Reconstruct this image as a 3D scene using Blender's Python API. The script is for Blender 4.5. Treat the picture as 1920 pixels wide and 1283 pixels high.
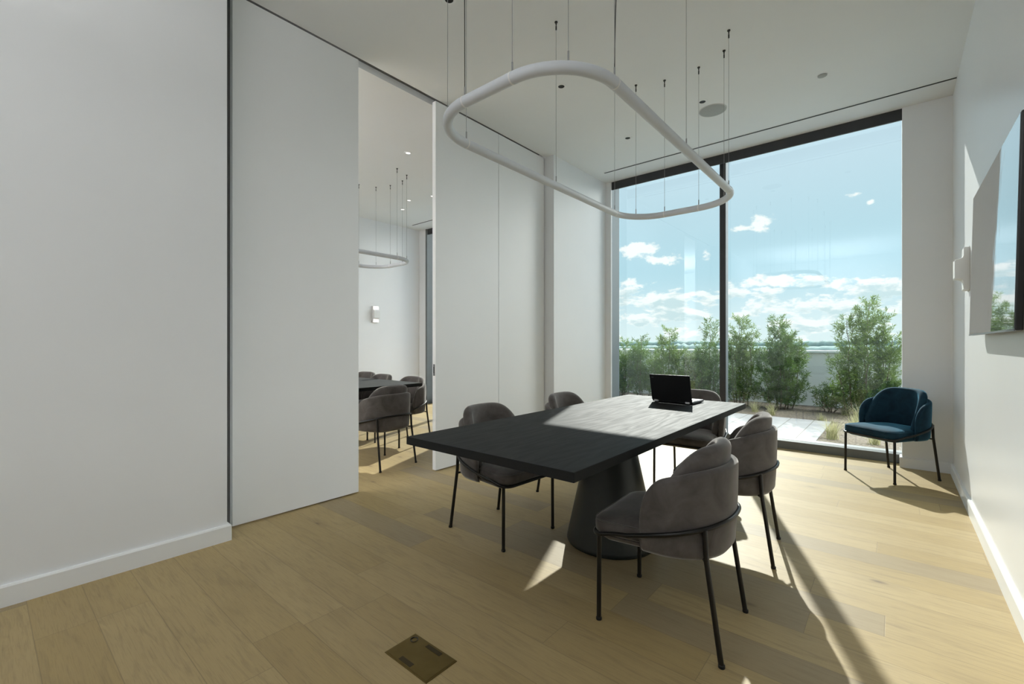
import bpy, bmesh, math, random
import numpy as np
from mathutils import Vector, Matrix

for o in list(bpy.data.objects):
    bpy.data.objects.remove(o, do_unlink=True)
SC = bpy.context.scene
COL = SC.collection
PI = math.pi
W_PX, H_PX = 1920, 1283

# ------------------------------------------------------------------ camera
cam_d = bpy.data.cameras.new('camera')
cam = bpy.data.objects.new('camera', cam_d)
COL.objects.link(cam)
cam_d.sensor_width = 36.0
cam_d.lens = 848.0 / W_PX * 36.0
cam_d.shift_y = 3.5 / W_PX
cam_d.clip_start = 0.02
cam_d.clip_end = 6000
cam.location = (0, 0, 1.28)
cam.rotation_euler = (PI / 2, 0, math.radians(40.176))
SC.camera = cam

# ------------------------------------------------------------------ colour management
SC.view_settings.view_transform = 'Standard'
SC.view_settings.look = 'None'
SC.view_settings.exposure = 0.0
SC.view_settings.gamma = 1.0
SC.view_settings.use_curve_mapping = False

# ------------------------------------------------------------------ sky (daylight, by direction)
SKY_STRENGTH = 1.10
world = bpy.data.worlds.new('sky')
SC.world = world
world.use_nodes = True
NT = world.node_tree
NT.nodes.clear()


def wn(t, **kw):
    n = NT.nodes.new(t)
    for k, v in kw.items():
        setattr(n, k, v)
    return n


def wl(a, b):
    NT.links.new(a, b)


def wmath(op, a, b=None, c=None, clamp=False):
    n = wn('ShaderNodeMath', operation=op)
    n.use_clamp = clamp
    for i, v in enumerate((a, b, c)):
        if v is None:
            continue
        if isinstance(v, (int, float)):
            n.inputs[i].default_value = v
        else:
            wl(v, n.inputs[i])
    return n.outputs[0]


def wmap(v, a, b, c, d, smooth=True):
    n = wn('ShaderNodeMapRange')
    if smooth:
        n.interpolation_type = 'SMOOTHSTEP'
    wl(v, n.inputs[0])
    for i, x in enumerate((a, b, c, d)):
        n.inputs[i + 1].default_value = x
    return n.outputs[0]


def wmix(f, a, b):
    n = wn('ShaderNodeMix', data_type='RGBA')
    if isinstance(f, (int, float)):
        n.inputs[0].default_value = f
    else:
        wl(f, n.inputs[0])
    for s, v in ((6, a), (7, b)):
        if isinstance(v, tuple):
            n.inputs[s].default_value = v + (1,)
        else:
            wl(v, n.inputs[s])
    return n.outputs[2]


def build_sky():
    tc = wn('ShaderNodeTexCoord')
    nrm = wn('ShaderNodeVectorMath', operation='NORMALIZE')
    wl(tc.outputs['Generated'], nrm.inputs[0])
    sep = wn('ShaderNodeSeparateXYZ')
    wl(nrm.outputs[0], sep.inputs[0])
    x, y, z = sep.outputs
    az = wmath('ARCTAN2', x, y)                 # 0 = straight out of the window, negative = left
    el = wmath('ARCSINE', z)
    elp = wmath('MAXIMUM', el, 0.0)
    # gradient
    g1 = wmix(wmap(elp, 0.0, 0.16, 0, 1), (0.80, 0.93, 0.95), (0.50, 0.75, 0.855))
    g2 = wmix(wmap(elp, 0.10, 0.42, 0, 1), g1, (0.61, 0.765, 0.865))
    g3 = wmix(wmap(elp, 0.6, 1.3, 0, 1), g2, (0.30, 0.50, 0.80))
    # broken cumulus: denser toward the horizon
    cv = wn('ShaderNodeCombineXYZ')
    wl(wmath('MULTIPLY', az, 8.5), cv.inputs[0])
    wl(wmath('MULTIPLY', el, 21.0), cv.inputs[1])
    cv.inputs[2].default_value = 3.7
    n1 = wn('ShaderNodeTexNoise')
    n1.inputs['Scale'].default_value = 1.7
    n1.inputs['Detail'].default_value = 9
    n1.inputs['Roughness'].default_value = 0.60
    n1.inputs['Distortion'].default_value = 0.15
    wl(cv.outputs[0], n1.inputs['Vector'])
    dens = wmath('MULTIPLY', wmap(elp, 0.005, 0.05, 0.75, 1.0), wmap(elp, 0.095, 0.175, 1.0, 0.0))
    thr = wmath('SUBTRACT', 0.80, wmath('MULTIPLY', dens, 0.36))
    bank = wmap(wmath('SUBTRACT', n1.outputs[0], thr), 0.0, 0.075, 0, 1)
    # single clouds higher up
    cv2 = wn('ShaderNodeCombineXYZ')
    wl(wmath('MULTIPLY', az, 22.0), cv2.inputs[0])
    wl(wmath('MULTIPLY', el, 34.0), cv2.inputs[1])
    n2 = wn('ShaderNodeTexNoise')
    n2.inputs['Scale'].default_value = 1.5
    n2.inputs['Detail'].default_value = 8
    n2.inputs['Roughness'].default_value = 0.6
    wl(cv2.outputs[0], n2.inputs['Vector'])
    yaw = math.radians(40.176)
    tot = None
    for px, py, sx, sy, k in ((1195, 470, 52, 15, 1.0), (1240, 485, 36, 12, 0.9), (1428, 420, 26, 15, 0.95),
                              (1395, 428, 34, 8, 0.85), (1590, 366, 26, 7, 0.62), (1634, 378, 8, 8, 0.66),
                              (1325, 480, 14, 12, 0.62), (1180, 530, 20, 10, 0.7), (1225, 558, 36, 14, 0.85),
                              (1440, 530, 70, 14, 0.95), (1570, 533, 34, 11, 0.85), (1660, 530, 28, 16, 0.85)):
        a0 = math.atan((px - 960) / 848.0) - yaw
        r0 = math.hypot(1.0, (px - 960) / 848.0)
        e0 = math.atan((645 - py) / 848.0 / r0)
        da = wmath('DIVIDE', wmath('SUBTRACT', az, a0), sx / 848.0 / r0 / r0)
        de = wmath('DIVIDE', wmath('SUBTRACT', el, e0), sy / 848.0 / r0)
        r2 = wmath('ADD', wmath('MULTIPLY', da, da), wmath('MULTIPLY', de, de))
        b = wmath('MULTIPLY', wmath('EXPONENT', wmath('MULTIPLY', r2, -0.8)), k)
        tot = b if tot is None else wmath('MAXIMUM', tot, b)
    single = wmap(wmath('ADD', tot, wmath('MULTIPLY', wmath('SUBTRACT', n2.outputs[0], 0.5), 2.1)), 0.42, 0.80, 0, 1)
    single = wmath('MULTIPLY', single, wmap(tot, 0.05, 0.25, 0, 1))
    mask = wmath('MAXIMUM', wmath('MULTIPLY', bank, 0.92), single)
    # cloud tone: white rims, pale blue-grey bellies
    cv3 = wn('ShaderNodeCombineXYZ')
    wl(wmath('MULTIPLY', az, 8.5), cv3.inputs[0])
    wl(wmath('ADD', wmath('MULTIPLY', el, 21.0), 0.22), cv3.inputs[1])
    cv3.inputs[2].default_value = 3.7
    n3 = wn('ShaderNodeTexNoise')
    n3.inputs['Scale'].default_value = 1.7
    n3.inputs['Detail'].default_value = 9
    n3.inputs['Roughness'].default_value = 0.60
    n3.inputs['Distortion'].default_value = 0.15
    wl(cv3.outputs[0], n3.inputs['Vector'])
    belly = wmap(wmath('SUBTRACT', n3.outputs[0], thr), 0.02, 0.15, 0, 1)
    ccol = wmix(wmath('MULTIPLY', belly, bank), (1.05, 1.06, 1.05), (0.64, 0.80, 0.83))
    sky = wmix(mask, g3, ccol)
    low = wmix(wmap(el, -0.02, 0.0, 1, 0), sky, (0.30, 0.36, 0.34))
    bg = wn('ShaderNodeBackground')
    # added bright sky lobe right of the view, to light the left walls
    fill_lobe = wmath('MULTIPLY', wmap(az, 0.06, 0.50, 0, 1), wmap(az, 1.5, 2.1, 1, 0))
    fill_lobe = wmath('MULTIPLY', fill_lobe, wmap(el, 0.0, 0.10, 0, 1))
    wl(wmath('MULTIPLY_ADD', fill_lobe, 10.5 * SKY_STRENGTH, SKY_STRENGTH), bg.inputs[1])
    wl(wmix(fill_lobe, low, (1.0, 0.965, 0.935)), bg.inputs[0])
    out = wn('ShaderNodeOutputWorld')
    wl(bg.outputs[0], out.inputs[0])


build_sky()

# ------------------------------------------------------------------ sun
SUN_DIR = Vector((0.395, -1.0, -0.69)).normalized()
sun_d = bpy.data.lights.new('sun', 'SUN')
sun_d.energy = 7.6
sun_d.angle = math.radians(0.6)
sun_d.color = (1.0, 0.965, 0.90)
sun = bpy.data.objects.new('sun', sun_d)
COL.objects.link(sun)
sun.location = (-3, 14, 9)
sun.rotation_euler = SUN_DIR.to_track_quat('-Z', 'Y').to_euler()

# added unseen fill lamps aimed at the rear ceiling of each room, no fittings there
for lx, ly, pw in ((-1.45, -1.6, 60), (-5.9, -.6, 190)):
    wash_d = bpy.data.lights.new('ceiling_fill', 'AREA')
    wash_d.shape = 'RECTANGLE'
    wash_d.size = 2.6
    wash_d.size_y = 2.4
    wash_d.energy = pw
    wash_d.color = (0.98, 0.985, 1.0)
    wash = bpy.data.objects.new('ceiling_fill', wash_d)
    COL.objects.link(wash)
    wash.location = (lx, ly, 2.9)
    wash.rotation_euler = (PI, 0, 0)

# ------------------------------------------------------------------ materials
MATS = {}


class NM:
    """small node-material builder"""

    def __init__(s, name):
        s.m = bpy.data.materials.new(name)
        s.m.use_nodes = True
        s.t = s.m.node_tree
        s.t.nodes.clear()
        s.out = s.n('ShaderNodeOutputMaterial')
        MATS[name] = s.m

    def n(s, t, **kw):
        n = s.t.nodes.new(t)
        for k, v in kw.items():
            setattr(n, k, v)
        return n

    def l(s, a, b):
        s.t.links.new(a, b)

    def bsdf(s, color=(.8, .8, .8), rough=.5, metal=0.0, spec=.5, **kw):
        b = s.n('ShaderNodeBsdfPrincipled')
        if isinstance(color, tuple):
            b.inputs['Base Color'].default_value = color + (1,)
        else:
            s.l(color, b.inputs['Base Color'])
        if isinstance(rough, (int, float)):
            b.inputs['Roughness'].default_value = rough
        else:
            s.l(rough, b.inputs['Roughness'])
        b.inputs['Metallic'].default_value = metal
        b.inputs['Specular IOR Level'].default_value = spec
        for k, v in kw.items():
            b.inputs[k.replace('_', ' ')].default_value = v
        s.l(b.outputs[0], s.out.inputs[0])
        s.b = b
        return b

    def coord(s, kind='Object', scale=(1, 1, 1), loc=(0, 0, 0), rot=(0, 0, 0)):
        tc = s.n('ShaderNodeTexCoord')
        mp = s.n('ShaderNodeMapping')
        mp.inputs['Scale'].default_value = scale
        mp.inputs['Location'].default_value = loc
        mp.inputs['Rotation'].default_value = rot
        s.l(tc.outputs[kind], mp.inputs[0])
        return mp.outputs[0]

    def noise(s, vec, scale, detail=4, rough=.5, dist=0.0):
        n = s.n('ShaderNodeTexNoise')
        n.inputs['Scale'].default_value = scale
        n.inputs['Detail'].default_value = detail
        n.inputs['Roughness'].default_value = rough
        n.inputs['Distortion'].default_value = dist
        s.l(vec, n.inputs['Vector'])
        return n.outputs[0]

    def mix(s, f, a, b, blend='MIX'):
        n = s.n('ShaderNodeMix', data_type='RGBA', blend_type=blend)
        if isinstance(f, (int, float)):
            n.inputs[0].default_value = f
        else:
            s.l(f, n.inputs[0])
        for i, v in ((6, a), (7, b)):
            if isinstance(v, tuple):
                n.inputs[i].default_value = v + (1,)
            else:
                s.l(v, n.inputs[i])
        return n.outputs[2]

    def math(s, op, a, b=None, c=None):
        n = s.n('ShaderNodeMath', operation=op)
        for i, v in enumerate((a, b, c)):
            if v is None:
                continue
            if isinstance(v, (int, float)):
                n.inputs[i].default_value = v
            else:
                s.l(v, n.inputs[i])
        return n.outputs[0]

    def rng(s, v, a, b, c, d):
        n = s.n('ShaderNodeMapRange')
        s.l(v, n.inputs[0])
        for i, x in enumerate((a, b, c, d)):
            n.inputs[i + 1].default_value = x
        return n.outputs[0]

    def bump(s, h, strength=.2, dist=.01):
        n = s.n('ShaderNodeBump')
        n.inputs['Strength'].default_value = strength
        n.inputs['Distance'].default_value = dist
        s.l(h, n.inputs['Height'])
        s.l(n.outputs[0], s.b.inputs['Normal'])


def simple(name, color, rough=.5, metal=0.0, spec=.5, var=0.0, vscale=8.0, **kw):
    m = NM(name)
    if var > 0:
        v = m.noise(m.coord('Object'), vscale, 4)
        lo = tuple(max(0, c * (1 - var)) for c in color)
        hi = tuple(min(1, c * (1 + var)) for c in color)
        m.bsdf(m.mix(m.rng(v, .3, .7, 0, 1), lo, hi), rough, metal, spec, **kw)
    else:
        m.bsdf(color, rough, metal, spec, **kw)
    return m.m


simple('wall_paint', (.86, .87, .88), .62, spec=.3, var=.012, vscale=1.5)
simple('wall_eggshell', (.86, .87, .88), .34, spec=.5, var=.012, vscale=1.5)
simple('ceiling_paint', (.86, .87, .87), .8, spec=.2, var=.01, vscale=1.2)
simple('panel_paint', (.86, .87, .875), .5, spec=.35, var=.012, vscale=1.3)
simple('trim_paint', (.88, .89, .89), .4, spec=.4)
simple('grey_recess', (.16, .16, .16), .7)
simple('black_slot', (.008, .008, .008), .6)
simple('dark_metal', (.035, .036, .04), .42, spec=.45, var=.1)
simple('grey_metal', (.16, .17, .17), .45, metal=.3, var=.05)
simple('alu_side', (.24, .285, .305), .5, spec=.2)
simple('brass_dark', (.055, .038, .012), .5, metal=.6)
simple('chair_metal', (.006, .0055, .0055), .34, spec=.4)
simple('rubber', (.01, .01, .01), .7)
simple('lamp_tube', (.70, .73, .77), .45, spec=.4)
simple('lamp_joint', (.88, .88, .88), .4)
simple('cable', (.34, .34, .34), .5)
simple('dark_fitting', (.05, .05, .05), .4, metal=.5)
simple('speaker_mesh', (.42, .43, .42), .75, var=.04, vscale=60)
simple('cap_white', (.62, .62, .61), .6)
simple('plaster', (.80, .80, .79), .6)
simple('laptop_black', (.006, .006, .007), .45, spec=.4)
simple('laptop_edge', (.10, .10, .105), .4)
simple('laptop_grey', (.55, .55, .56), .5)
simple('screen_dark', (.02, .022, .025), .15)
simple('red_mark', (.08, .006, .006), .4)
simple('pedestal_paint', (.008, .012, .0115), .42, spec=.5, var=.25, vscale=3)
simple('tv_black', (.008, .008, .009), .3)
simple('bark', (.10, .075, .05), .85, var=.3, vscale=30)
simple('parapet', (.80, .82, .82), .8, var=.04, vscale=2)
simple('parapet_cap', (.90, .92, .92), .5)
simple('exterior_wall', (.45, .45, .44), .8)
simple('tree_line', (.13, .20, .19), .95, var=.3, vscale=.05)  # blue-green tint paints the distance haze into the tree colour
simple('plain', (.20, .28, .26), .95, var=.2, vscale=.004)  # haze over the plain is put into this base colour


def mat_brass():
    m = NM('brass')
    v = m.noise(m.coord('Object'), 14, 4)
    m.bsdf(m.mix(v, (.13, .085, .02), (.20, .14, .045)), .42, .85, .5)


def mat_floor():
    m = NM('oak_floor')
    tc = m.n('ShaderNodeTexCoord')
    sp = m.n('ShaderNodeSeparateXYZ')
    m.l(tc.outputs['Object'], sp.inputs[0])
    X, Y = sp.outputs[0], sp.outputs[1]
    PWID, PLEN = .2, 1.75
    yr = m.math('DIVIDE', m.math('SUBTRACT', Y, 1.76), PWID)
    row = m.math('FLOOR', yr)
    fy = m.math('SUBTRACT', yr, row)
    wr = m.n('ShaderNodeTexWhiteNoise', noise_dimensions='1D')
    m.l(row, wr.inputs['W'])
    xr = m.math('DIVIDE', m.math('ADD', X, m.math('MULTIPLY', wr.outputs[0], 7.0)), PLEN)
    colm = m.math('FLOOR', xr)
    fx = m.math('SUBTRACT', xr, colm)
    cv = m.n('ShaderNodeCombineXYZ')
    m.l(row, cv.inputs[0])
    m.l(colm, cv.inputs[1])
    w2 = m.n('ShaderNodeTexWhiteNoise', noise_dimensions='2D')
    m.l(cv.outputs[0], w2.inputs['Vector'])
    tone = w2.outputs[0]
    # grain, shifted per board
    off = m.n('ShaderNodeCombineXYZ')
    m.l(m.math('MULTIPLY', tone, 37.0), off.inputs[0])
    m.l(m.math('MULTIPLY', tone, 11.0), off.inputs[1])
    add = m.n('ShaderNodeVectorMath', operation='ADD')
    m.l(tc.outputs['Object'], add.inputs[0])
    m.l(off.outputs[0], add.inputs[1])
    mp = m.n('ShaderNodeMapping')
    mp.inputs['Scale'].default_value = (1.1, 11.0, 1)
    m.l(add.outputs[0], mp.inputs[0])
    g1 = m.noise(mp.outputs[0], 3.0, 6, .6, 1.2)
    mp2 = m.n('ShaderNodeMapping')
    mp2.inputs['Scale'].default_value = (2.0, 60.0, 1)
    m.l(add.outputs[0], mp2.inputs[0])
    g2 = m.noise(mp2.outputs[0], 4.0, 4, .6, .4)
    mp3 = m.n('ShaderNodeMapping')
    mp3.inputs['Scale'].default_value = (.9, 3.2, 1)
    m.l(add.outputs[0], mp3.inputs[0])
    cloud = m.noise(mp3.outputs[0], 1.7, 4, .55)
    base = m.mix(m.rng(tone, 0, 1, 0, 1), (.400, .292, .128), (.485, .370, .186))
    dark_b = m.math('GREATER_THAN', tone, .84)
    base = m.mix(m.math('MULTIPLY', dark_b, .62), base, (.27, .215, .14))
    base = m.mix(m.math('MULTIPLY', m.rng(cloud, .35, .75, 0, 1), .35), base, (.33, .24, .118))
    base = m.mix(m.math('MULTIPLY', m.rng(g1, .5, .75, 0, 1), .42), base, (.22, .16, .085))
    base = m.mix(m.math('MULTIPLY', m.rng(g2, .52, .72, 0, 1), .34), base, (.20, .145, .078))
    # knots
    mp4 = m.n('ShaderNodeMapping')
    mp4.inputs['Scale'].default_value = (1.0, 2.0, 1)
    m.l(add.outputs[0], mp4.inputs[0])
    vo = m.n('ShaderNodeTexVoronoi')
    vo.inputs['Scale'].default_value = 1.6
    m.l(mp4.outputs[0], vo.inputs['Vector'])
    kd = m.math('ADD', vo.outputs['Distance'], m.math('MULTIPLY', m.math('SUBTRACT', g1, .5), .10))
    k = m.rng(kd, .015, .075, 1, 0)
    base = m.mix(m.math('MULTIPLY', k, .75), base, (.12, .08, .045))
    halo = m.rng(kd, .05, .26, 1, 0)
    base = m.mix(m.math('MULTIPLY', halo, .20), base, (.20, .14, .07))
    # seams
    ey = m.math('MINIMUM', fy, m.math('SUBTRACT', 1.0, fy))
    ex = m.math('MULTIPLY', m.math('MINIMUM', fx, m.math('SUBTRACT', 1.0, fx)), PLEN / PWID)
    e = m.math('MINIMUM', ey, ex)
    seam = m.rng(e, .004, .011, 1, 0)
    base = m.mix(m.math('MULTIPLY', seam, .55), base, (.20, .15, .08))
    m.bsdf(base, m.rng(g2, .3, .7, .46, .56), 0, .35)
    h = m.math('SUBTRACT', m.math('MULTIPLY', g2, .3), m.math('MULTIPLY', seam, 1.0))
    m.bump(h, .12, .004)


def mat_table():
    m = NM('black_oak')
    c = m.coord('Object', (2.6, .30, 2.6))
    warp = m.noise(c, 1.6, 3, .5)
    w = m.math('FRACT', m.math('MULTIPLY', warp, 17.0))
    ringl = m.rng(m.math('ABSOLUTE', m.math('SUBTRACT', w, .5)), .0, .5, 0, 1)
    c2 = m.coord('Object', (90.0, 3.0, 90.0))
    f = m.noise(c2, 2.0, 4, .6)
    h = m.math('ADD', m.math('MULTIPLY', ringl, .30), m.math('MULTIPLY', f, .70))
    col = m.mix(h, (.006, .0065, .0065), (.018, .0195, .020))
    m.bsdf(col, m.rng(h, .2, .8, .56, .70), 0, .21)
    m.bump(h, .16, .0008)


def mat_velvet(name, dark, light, sheen):
    m = NM(name)
    v = m.noise(m.coord('Object'), 9, 5, .6, .6)
    v2 = m.noise(m.coord('Object'), 60, 3)
    c = m.mix(m.rng(v, .32, .7, 0, 1), dark, light)
    m.bsdf(c, .82, 0, .2, Sheen_Weight=.85, Sheen_Roughness=.35)
    m.b.inputs['Sheen Tint'].default_value = sheen + (1,)
    m.bump(v2, .05, .002)


def mat_glass():
    m = NM('window_glass')
    tr = m.n('ShaderNodeBsdfTransparent')
    tr.inputs[0].default_value = (.955, .985, .98, 1)
    gl = m.n('ShaderNodeBsdfGlossy')
    gl.inputs['Roughness'].default_value = 0.0
    gl.inputs[0].default_value = (.85, .93, 1.0, 1)
    fr = m.n('ShaderNodeFresnel')
    fr.inputs[0].default_value = 1.5
    mx = m.n('ShaderNodeMixShader')
    m.l(m.math('MULTIPLY', fr.outputs[0], 1.5), mx.inputs[0])
    m.l(tr.outputs[0], mx.inputs[1])
    m.l(gl.outputs[0], mx.inputs[2])
    m.l(mx.outputs[0], m.out.inputs[0])


def mat_tv():
    m = NM('tv_glass')
    m.bsdf((.012, .012, .013), .03, 0, 1.0)
    m.b.inputs['Coat Weight'].default_value = 1.0
    m.b.inputs['Coat Roughness'].default_value = 0.02
    v = m.noise(m.coord('Object'), 5.0, 2)
    m.bump(v, .05, .02)


def mat_leaf(name, a, b, trans):
    m = NM(name)
    gi = m.n('ShaderNodeNewGeometry')
    c = m.mix(m.math('POWER', gi.outputs['Random Per Island'], 1.6), a, b)
    m.bsdf(c, .5, 0, .35)
    t = m.n('ShaderNodeBsdfTranslucent')
    m.l(m.mix(.5, c, trans), t.inputs[0])
    mx = m.n('ShaderNodeMixShader')
    mx.inputs[0].default_value = .30
    m.l(m.b.outputs[0], mx.inputs[1])
    m.l(t.outputs[0], mx.inputs[2])
    m.l(mx.outputs[0], m.out.inputs[0])


def mat_paver():
    m = NM('stone_paver')
    tc = m.n('ShaderNodeTexCoord')
    sp = m.n('ShaderNodeSeparateXYZ')
    m.l(tc.outputs['Object'], sp.inputs[0])
    v = m.noise(tc.outputs['Object'], 3.0, 6, .6)

    def edge(c, o, s):
        r = m.math('DIVIDE', m.math('SUBTRACT', c, o), s)
        f = m.math('SUBTRACT', r, m.math('FLOOR', r))
        return m.math('MULTIPLY', m.math('MINIMUM', f, m.math('SUBTRACT', 1.0, f)), s)
    e = m.math('MINIMUM', edge(sp.outputs[0], -1.02, .335), edge(sp.outputs[1], 9.08, 1.34))
    j = m.rng(e, .003, .007, 1, 0)
    c = m.mix(m.rng(v, .3, .7, 0, 1), (.22, .225, .225), (.29, .295, .295))
    m.bsdf(m.mix(j, c, (.10, .095, .085)), .8, 0, .2)


def mat_gravel():
    m = NM('mulch')
    v = m.n('ShaderNodeTexVoronoi')
    v.inputs['Scale'].default_value = 34
    m.l(m.coord('Object'), v.inputs['Vector'])
    n = m.noise(m.coord('Object'), 3, 4)
    c = m.mix(v.outputs['Distance'], (.040, .034, .028), (.20, .175, .145))
    m.bsdf(m.mix(m.rng(n, .3, .7, 0, .5), c, (.12, .10, .072)), .9, 0, .1)
    m.bump(v.outputs['Distance'], .6, .02)


def mat_emit(name, col, strength):
    m = NM(name)
    e = m.n('ShaderNodeEmission')
    e.inputs[0].default_value = col + (1,)
    e.inputs[1].default_value = strength
    m.l(e.outputs[0], m.out.inputs[0])


mat_brass(); mat_floor(); mat_table(); mat_glass(); mat_tv(); mat_paver(); mat_gravel()
mat_velvet('grey_velvet', (.080, .071, .067), (.140, .126, .118), (.75, .72, .70))
mat_velvet('blue_velvet', (.003, .015, .030), (.008, .038, .062), (.12, .40, .60))
mat_leaf('leaf_green', (.008, .034, .014), (.110, .190, .045), (.24, .40, .06))
mat_leaf('leaf_bright', (.012, .042, .016), (.170, .260, .060), (.30, .46, .08))
mat_leaf('blade_pale', (.20, .21, .09), (.42, .40, .22), (.50, .48, .28))
mat_emit('lamp_glow', (1.0, .97, .93), 1.6)

# ------------------------------------------------------------------ mesh helpers


def link_mesh(name, verts, faces, mat, parent=None, smooth=False, bevel=0.0, bseg=2, auto=None):
    me = bpy.data.meshes.new(name)
    me.from_pydata([tuple(v) for v in verts], [], [tuple(f) for f in faces])
    bm = bmesh.new()
    bm.from_mesh(me)
    bmesh.ops.recalc_face_normals(bm, faces=bm.faces)
    bm.to_mesh(me)
    bm.free()
    me.materials.append(MATS[mat] if isinstance(mat, str) else mat)
    o = bpy.data.objects.new(name, me)
    COL.objects.link(o)
    if parent is not None:
        o.parent = parent
    if smooth:
        me.polygons.foreach_set('use_smooth', [True] * len(me.polygons))
        if auto:
            try:
                me.set_sharp_from_angle(angle=math.radians(auto))
            except Exception:
                pass
    if bevel > 0:
        b = o.modifiers.new('bevel', 'BEVEL')
        b.width = bevel
        b.segments = bseg
        b.limit_method = 'ANGLE'
        b.angle_limit = math.radians(40)
    return o


class MB:
    """collects shapes for ONE part"""

    def __init__(s):
        s.v, s.f = [], []

    def add(s, v, f):
        n = len(s.v)
        s.v += [tuple(p) for p in v]
        s.f += [tuple(i + n for i in q) for q in f]
        return s

    def box(s, x0, x1, y0, y1, z0, z1):
        v = [(x, y, z) for z in (z0, z1) for y in (y0, y1) for x in (x0, x1)]
        return s.add(v, [(0, 2, 3, 1), (4, 5, 7, 6), (0, 1, 5, 4), (2, 6, 7, 3), (0, 4, 6, 2), (1, 3, 7, 5)])

    def loft(s, rings, close_ring=True, cap0=True, cap1=True, loop=False):
        n = len(rings[0])
        v = [p for r in rings for p in r]
        f = []
        R = len(rings)
        for i in range(R if loop else R - 1):
            a, b = i * n, ((i + 1) % R) * n
            for j in range(n if close_ring else n - 1):
                k = (j + 1) % n
                f.append((a + j, a + k, b + k, b + j))
        if not loop:
            if cap0:
                f.append(tuple(range(n - 1, -1, -1)))
            if cap1:
                f.append(tuple(range((R - 1) * n, R * n)))
        return s.add(v, f)

    def tube(s, pts, r, seg=10, loop=False, rads=None):
        P = [Vector(p) for p in pts]
        n = len(P)
        rings = []
        prev = None
        for i in range(n):
            if loop:
                t = (P[(i + 1) % n] - P[i - 1]).normalized()
            else:
                t = (P[min(i + 1, n - 1)] - P[max(i - 1, 0)]).normalized()
            if prev is None:
                u = t.orthogonal().normalized()
            else:
                u = (prev - t * prev.dot(t))
                u = u.normalized() if u.length > 1e-6 else t.orthogonal().normalized()
            prev = u
            w = t.cross(u)
            rr = rads[i] if rads else r
            rings.append([P[i] + (u * math.cos(2 * PI * k / seg) + w * math.sin(2 * PI * k / seg)) * rr for k in range(seg)])
        if loop:
            # close with matching roll
            best, bo = None, 0
            for off in range(seg):
                d = (rings[0][off] - rings[-1][0]).length
                if best is None or d < best:
                    best, bo = d, off
            v = [p for r_ in rings for p in r_]
            f = []
            for i in range(n - 1):
                for j in range(seg):
                    k = (j + 1) % seg
                    f.append((i * seg + j, i * seg + k, (i + 1) * seg + k, (i + 1) * seg + j))
            for j in range(seg):
                k = (j + 1) % seg
                f.append(((n - 1) * seg + j, (n - 1) * seg + k, (k + bo) % seg, (j + bo) % seg))
            return s.add(v, f)
        return s.loft(rings)

    def lathe(s, prof, cx=0, cy=0, seg=32, cap0=True, cap1=True):
        rings = [[(cx + r * math.cos(2 * PI * k / seg), cy + r * math.sin(2 * PI * k / seg), z) for k in range(seg)] for r, z in prof]
        return s.loft(rings, cap0=cap0, cap1=cap1)

    def build(s, name, mat, parent=None, **kw):
        return link_mesh(name, s.v, s.f, mat, parent, **kw)


def tag(o, label=None, cat=None, group=None, kind=None):
    if label:
        o['label'] = label
    if cat:
        o['category'] = cat
    if group:
        o['group'] = group
    if kind:
        o['kind'] = kind
    return o


def empty(name, loc=(0, 0, 0), rz=0.0):
    o = bpy.data.objects.new(name, None)
    o.empty_display_size = .1
    o.location = loc
    o.rotation_euler = (0, 0, rz)
    COL.objects.link(o)
    return o


def copy_tree(o, parent=None):
    kids = [k for k in bpy.data.objects if k.parent == o]
    c = o.copy()
    COL.objects.link(c)
    if parent is not None:
        c.parent = parent
    for k in kids:
        copy_tree(k, c)
    return c


def struct(o, label, cat):
    return tag(o, label, cat, kind='structure')


# ------------------------------------------------------------------ the setting
XR, XL, XP = .445, -3.32, -3.505      # right wall, near left wall, sliding panels
YC, YG = 6.2, 6.49                    # inner face of the window columns, plane of the glass
ZC = 3.73
XA = -7.87                            # far wall of the neighbouring room
YB = -3.0

struct(MB().box(XA - .2, XR + .2, YB - .2, 6.62, -.2, 0).build('floor', 'oak_floor'),
       'wide plank oak floor running through both rooms', 'floor')
cm = MB().box(XP + .003, XR + .05, YB - .05, YC + .014, ZC, ZC + .2)
struct(cm.build('ceiling', 'ceiling_paint'), 'white painted ceiling over the meeting room', 'ceiling')
cm = MB().box(XA - .05, XP - .115, YB - .05, YC + .014, ZC, ZC + .2)
struct(cm.build('ceiling', 'ceiling_paint'), 'white painted ceiling of the neighbouring room seen through the opening', 'ceiling')
tm = MB().box(XP - .118, XP + .006, YB, 4.86, ZC + .06, ZC + .2)
struct(tm.build('trim_1', 'grey_recess'), 'grey recessed ceiling track above the sliding panels', 'track')
struct(MB().box(XA - .3, XR + .3, YB - .3, 6.64, ZC + .2, ZC + .45).build('ceiling', 'exterior_wall'),
       'concrete roof slab above both rooms', 'roof')

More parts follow.
